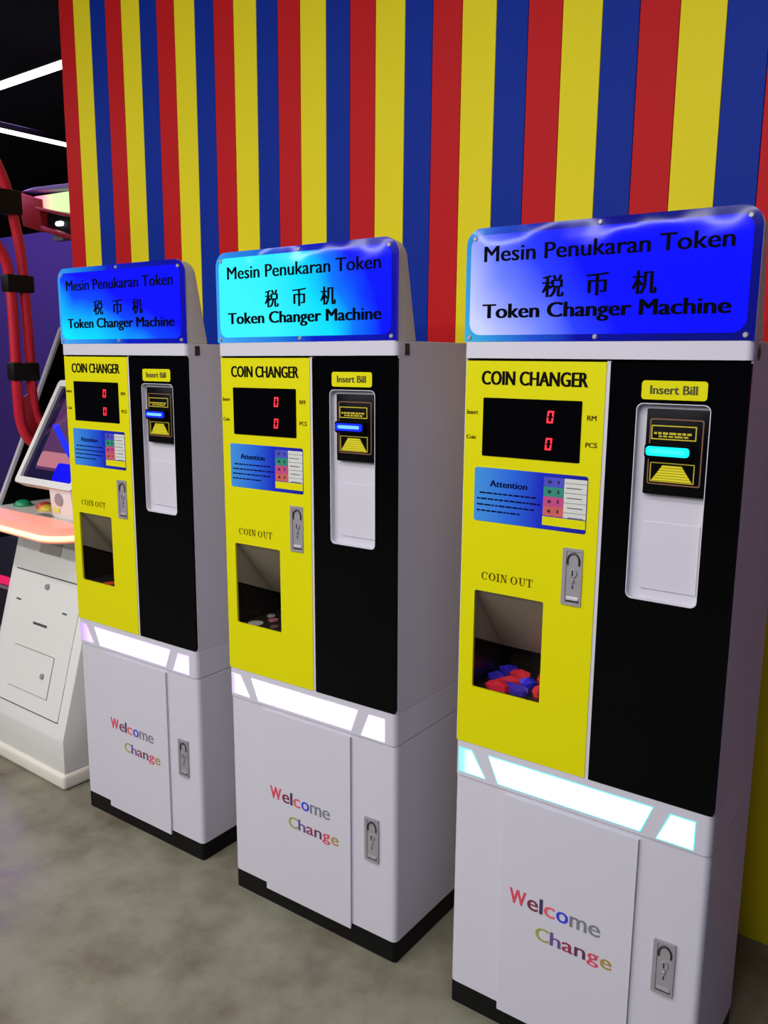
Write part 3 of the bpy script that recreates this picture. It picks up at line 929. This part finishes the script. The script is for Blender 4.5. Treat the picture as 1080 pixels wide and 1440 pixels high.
cpart('picture_band', lambda bm: tilt_plate(bm, -1.953, -1.70, 1.098, 1.150, 0.0006, 0.0), mat('picture_pink', (30, 20, 20), 0.1, vary=0, emit=(188, 116, 132), estr=1.0), scr)
def streak(bm):
    ny, nz = -0.8688, 0.4952
    pts = [(-1.964, 1.241), (-1.930, 1.247), (-1.798, 1.174), (-1.748, 1.130), (-1.779, 1.140), (-1.830, 1.166)]
    loft(bm, [(x, bz(z) + ny * 0.0014, z + nz * 0.0014) for x, z in pts], [(x, bz(z), z) for x, z in pts])
cpart('picture_beam', streak, mat('picture_blue', (0, 0, 40), 0.1, vary=0, emit=(24, 40, 255), estr=1.2), scr)  # blue reflection on the screen, painted as a glowing streak
cpart('picture_corner', lambda bm: tilt_plate(bm, -1.822, -1.690, 1.057, 1.117, 0.0011, 0.0), mat('picture_deep_blue', (0, 0, 40), 0.1, vary=0, emit=(6, 6, 246), estr=1.0), scr)
ped = cpart('pedestal', lambda bm: prism_x(bm, [(0.150, 0.925), (0.142, 1.045), (0.25, 1.10), (0.26, 0.925)], -1.826, -1.690, 0.005), cream, label='white neck under the screen')
cpart('lock_ring', lambda bm: cyl(bm, (-1.765, 0.150, 0.995), (0, -1, 0.06), 0.026, 0.010, 24, 0.022), steel, ped)
cpart('sticker', lambda bm: box(bm, -1.805, -1.770, 0.1445, 0.1475, 0.945, 0.962), mat('sticker_lime', (214, 214, 90), 0.5), ped)
# side panel with pale edge trim
SP = [(0.106, 0.80), (0.159, 0.925), (0.273, 1.166), (0.351, 1.343), (0.468, 1.60), (0.62, 1.66), (0.62, 0.80)]
sidep = cpart('side_panel', lambda bm: prism_x(bm, SP, -2.215, -2.193), satin_black, label='black side panel')
cpart('edge_trim', lambda bm: tube(bm, [(-2.204, y, z) for y, z in SP[:6]], 0.0125, 8), mat('trim_grey', (158, 156, 164), 0.4, vary=0.03), sidep, 'pale grey edge trim')
cpart('back_panel', lambda bm: prism_x(bm, [(0.47, 0.80), (0.60, 1.58), (0.62, 1.58), (0.62, 0.80)], -2.193, -1.62), black)
# red tubes
XT = -2.105
red_tube = mat('tube_red', (190, 24, 44), 0.3, vary=0.05)
tube_a = [(XT, 0.02, 2.30), (XT, 0.14, 2.24), (XT, 0.207, 2.124), (XT, 0.238, 1.99), (XT, 0.258, 1.85), (XT, 0.264, 1.653), (XT, 0.266, 1.496), (XT, 0.268, 1.336), (XT + 0.005, 0.285, 1.25), (XT + 0.05, 0.325, 1.20)]
tube_b = [(XT, 0.02, 1.975), (XT, 0.120, 1.935), (XT, 0.186, 1.86), (XT, 0.206, 1.778), (XT, 0.210, 1.651), (XT, 0.209, 1.495), (XT, 0.207, 1.338), (XT + 0.002, 0.215, 1.23), (XT + 0.015, 0.250, 1.165), (XT + 0.06, 0.31, 1.15)]
ta = cpart('red_tube', lambda bm: tube(bm, smooth_path(tube_a), 0.0185, 14), red_tube, label='red tube arching up behind the screen')
cpart('red_tube', lambda bm: tube(bm, smooth_path(tube_b), 0.0185, 14), red_tube, label='lower red tube arching forward')
for z0, z1 in ((1.726, 1.788), (1.403, 1.470)):
    cpart('coupler', lambda bm, z0=z0, z1=z1: box(bm, XT - 0.026, XT + 0.026, 0.184, 0.290, z0, z1, 0.006, 2), black, label='black clamp block on the tubes')
cpart('coupler', lambda bm: box(bm, XT - 0.026, XT + 0.026, 0.13, 0.262, 2.000, 2.085, 0.006, 2), black, label='black clamp block on the tubes')
cpart('gusset', lambda bm: prism_x(bm, [(0.214, 1.33), (0.262, 1.36), (0.275, 1.26), (0.32, 1.21), (0.31, 1.16), (0.245, 1.18), (0.216, 1.24)], XT - 0.008, XT + 0.010, 0.003), mat('gusset_red', (150, 14, 26), 0.4), label='red gusset plate')

# ------------------------------------------------------------------ games far behind
fg = thing('arcade_game', 'tall red arcade game with a lit pale green header, far behind at the left', 'arcade machine', (-4.5, 2.2, 0))
def gpart(name, fn, m, parent=None, label=None):
    bm = bmesh.new()
    fn(bm)
    bmesh.ops.translate(bm, verts=bm.verts[:], vec=(4.5, -2.2, 0))
    return link(name, finish(bm, name), m, parent or fg, label)
game_red = mat('game_red', (150, 12, 20), 0.4, vary=0.05)
gpart('side_fin', lambda bm: prism_y(bm, [(-5.06, 2.42), (-4.82, 2.36), (-4.83, 2.585), (-5.13, 2.665)], 2.0, 2.06, 0.008), game_red, label='red side fin')
gpart('header_light', lambda bm: prism_y(bm, [(-4.90, 2.535), (-4.25, 2.42), (-4.25, 2.60), (-4.93, 2.615)], 2.03, 2.10), lens_mat('header_glow', (255, 110, 150), (200, 250, 130), -0.36, -0.18, 1.0), label='lit header')
gpart('header_cap', lambda bm: prism_y(bm, [(-5.10, 2.665), (-4.25, 2.605), (-4.25, 2.645), (-4.9, 2.675)], 2.02, 2.12, 0.006), mat('cap_grey', (150, 130, 190), 0.5, vary=0.05), label='pale grey cap')
gpart('header_trim', lambda bm: prism_y(bm, [(-4.86, 2.535), (-4.25, 2.405), (-4.25, 2.385), (-4.86, 2.512)], 1.99, 2.06, 0.004), game_red)
gpart('hood', lambda bm: prism_y(bm, [(-4.83, 2.50), (-4.25, 2.38), (-4.25, 2.17), (-4.80, 2.38)], 2.06, 2.4), black, label='black hood')
gpart('lower_rail', lambda bm: prism_y(bm, [(-4.83, 2.405), (-4.25, 2.255), (-4.25, 2.225), (-4.85, 2.375)], 2.0, 2.06, 0.004), game_red)
gpart('spot_lamp', lambda bm: prism_y(bm, rrect(-4.705, -4.630, 2.395, 2.425, 0.012), 2.04, 2.06, 0.004), mat('lamp_white', (255, 255, 255), 0.3, vary=0, emit=(255, 255, 255), estr=2.0), label='small white lamp')  # white glint, painted as an emissive spot
gpart('bracket', lambda bm: prism_y(bm, rrect(-4.74, -4.62, 2.295, 2.345, 0.010), 2.04, 2.09, 0.006), mat('bracket_grey', (120, 120, 128), 0.4, vary=0.05))
gpart('column', lambda bm: box(bm, -4.27, -4.05, 2.02, 2.35, 0, 2.62, 0.01, 2), game_red, label='red column')

dk = thing('game_console', 'low dark game console with a pink light strip, behind the white arcade cabinet', 'arcade machine', (-3.75, 1.2, 0))
def kpart(name, fn, m, label=None):
    bm = bmesh.new()
    fn(bm)
    bmesh.ops.translate(bm, verts=bm.verts[:], vec=(3.75, -1.2, 0))
    return link(name, finish(bm, name), m, dk, label)
kpart('console_body', lambda bm: prism_x(bm, [(0.82, 0.0), (0.80, 0.30), (0.86, 0.52), (1.0, 0.60), (1.6, 0.60), (1.6, 0.0)], -4.3, -3.2, 0.012), mat('console_dark', (22, 20, 38), 0.35, vary=0.1))
kpart('light_strip', lambda bm: box(bm, -4.29, -3.21, 0.785, 0.80, 0.270, 0.315, 0.004, 2), mat('strip_pink', (200, 20, 80), 0.4, vary=0, emit=(190, 20, 84), estr=0.9), 'pink light strip')
kpart('ledge', lambda bm: box(bm, -4.29, -3.21, 0.775, 0.81, 0.250, 0.262, 0.003, 2), mat('ledge_grey', (120, 116, 122), 0.4))

# ------------------------------------------------------------------ visible ceiling LED tubes
lamp_m = mat('tube_glow', (255, 255, 255), 0.4, vary=0, emit=(255, 255, 255), estr=3.0)
def ceiling_tube(p0, p1, w, label):
    a, b = Vector(p0), Vector(p1)
    c = (a + b) / 2
    t = thing('ceiling_light', label, 'ceiling light', tuple(c))
    d = (b - a)
    L = d.length
    rz = math.atan2(d.y, d.x)
    t.rotation_euler.z = rz
    bm = bmesh.new()
    box(bm, -L / 2, L / 2, -w / 2, w / 2, -0.012, 0.010, 0.004, 2)
    link('diffuser', finish(bm, 'diffuser'), lamp_m, t)
    bm = bmesh.new()
    box(bm, -L / 2 - 0.01, L / 2 + 0.01, -w / 2 - 0.003, w / 2 + 0.003, 0.010, 0.05, 0.003, 1)
    link('housing', finish(bm, 'housing'), black, t)
    for s in (-0.4, 0.4):
        bm = bmesh.new()
        cyl(bm, (s * L, 0, 0.05), (0, 0, 1), 0.003, 3.5 - c.z - 0.05, 8)
        link('hanger', finish(bm, 'hanger'), black, t)
ceiling_tube((-6.6, 1.245, 3.0), (-2.9, 1.265, 3.0), 0.05, 'thick white LED line light, the upper one at the top left')
ceiling_tube((-4.86, 1.45, 3.0), (-4.86, 2.62, 3.0), 0.036, 'thin white LED line light, the lower one at the top left')
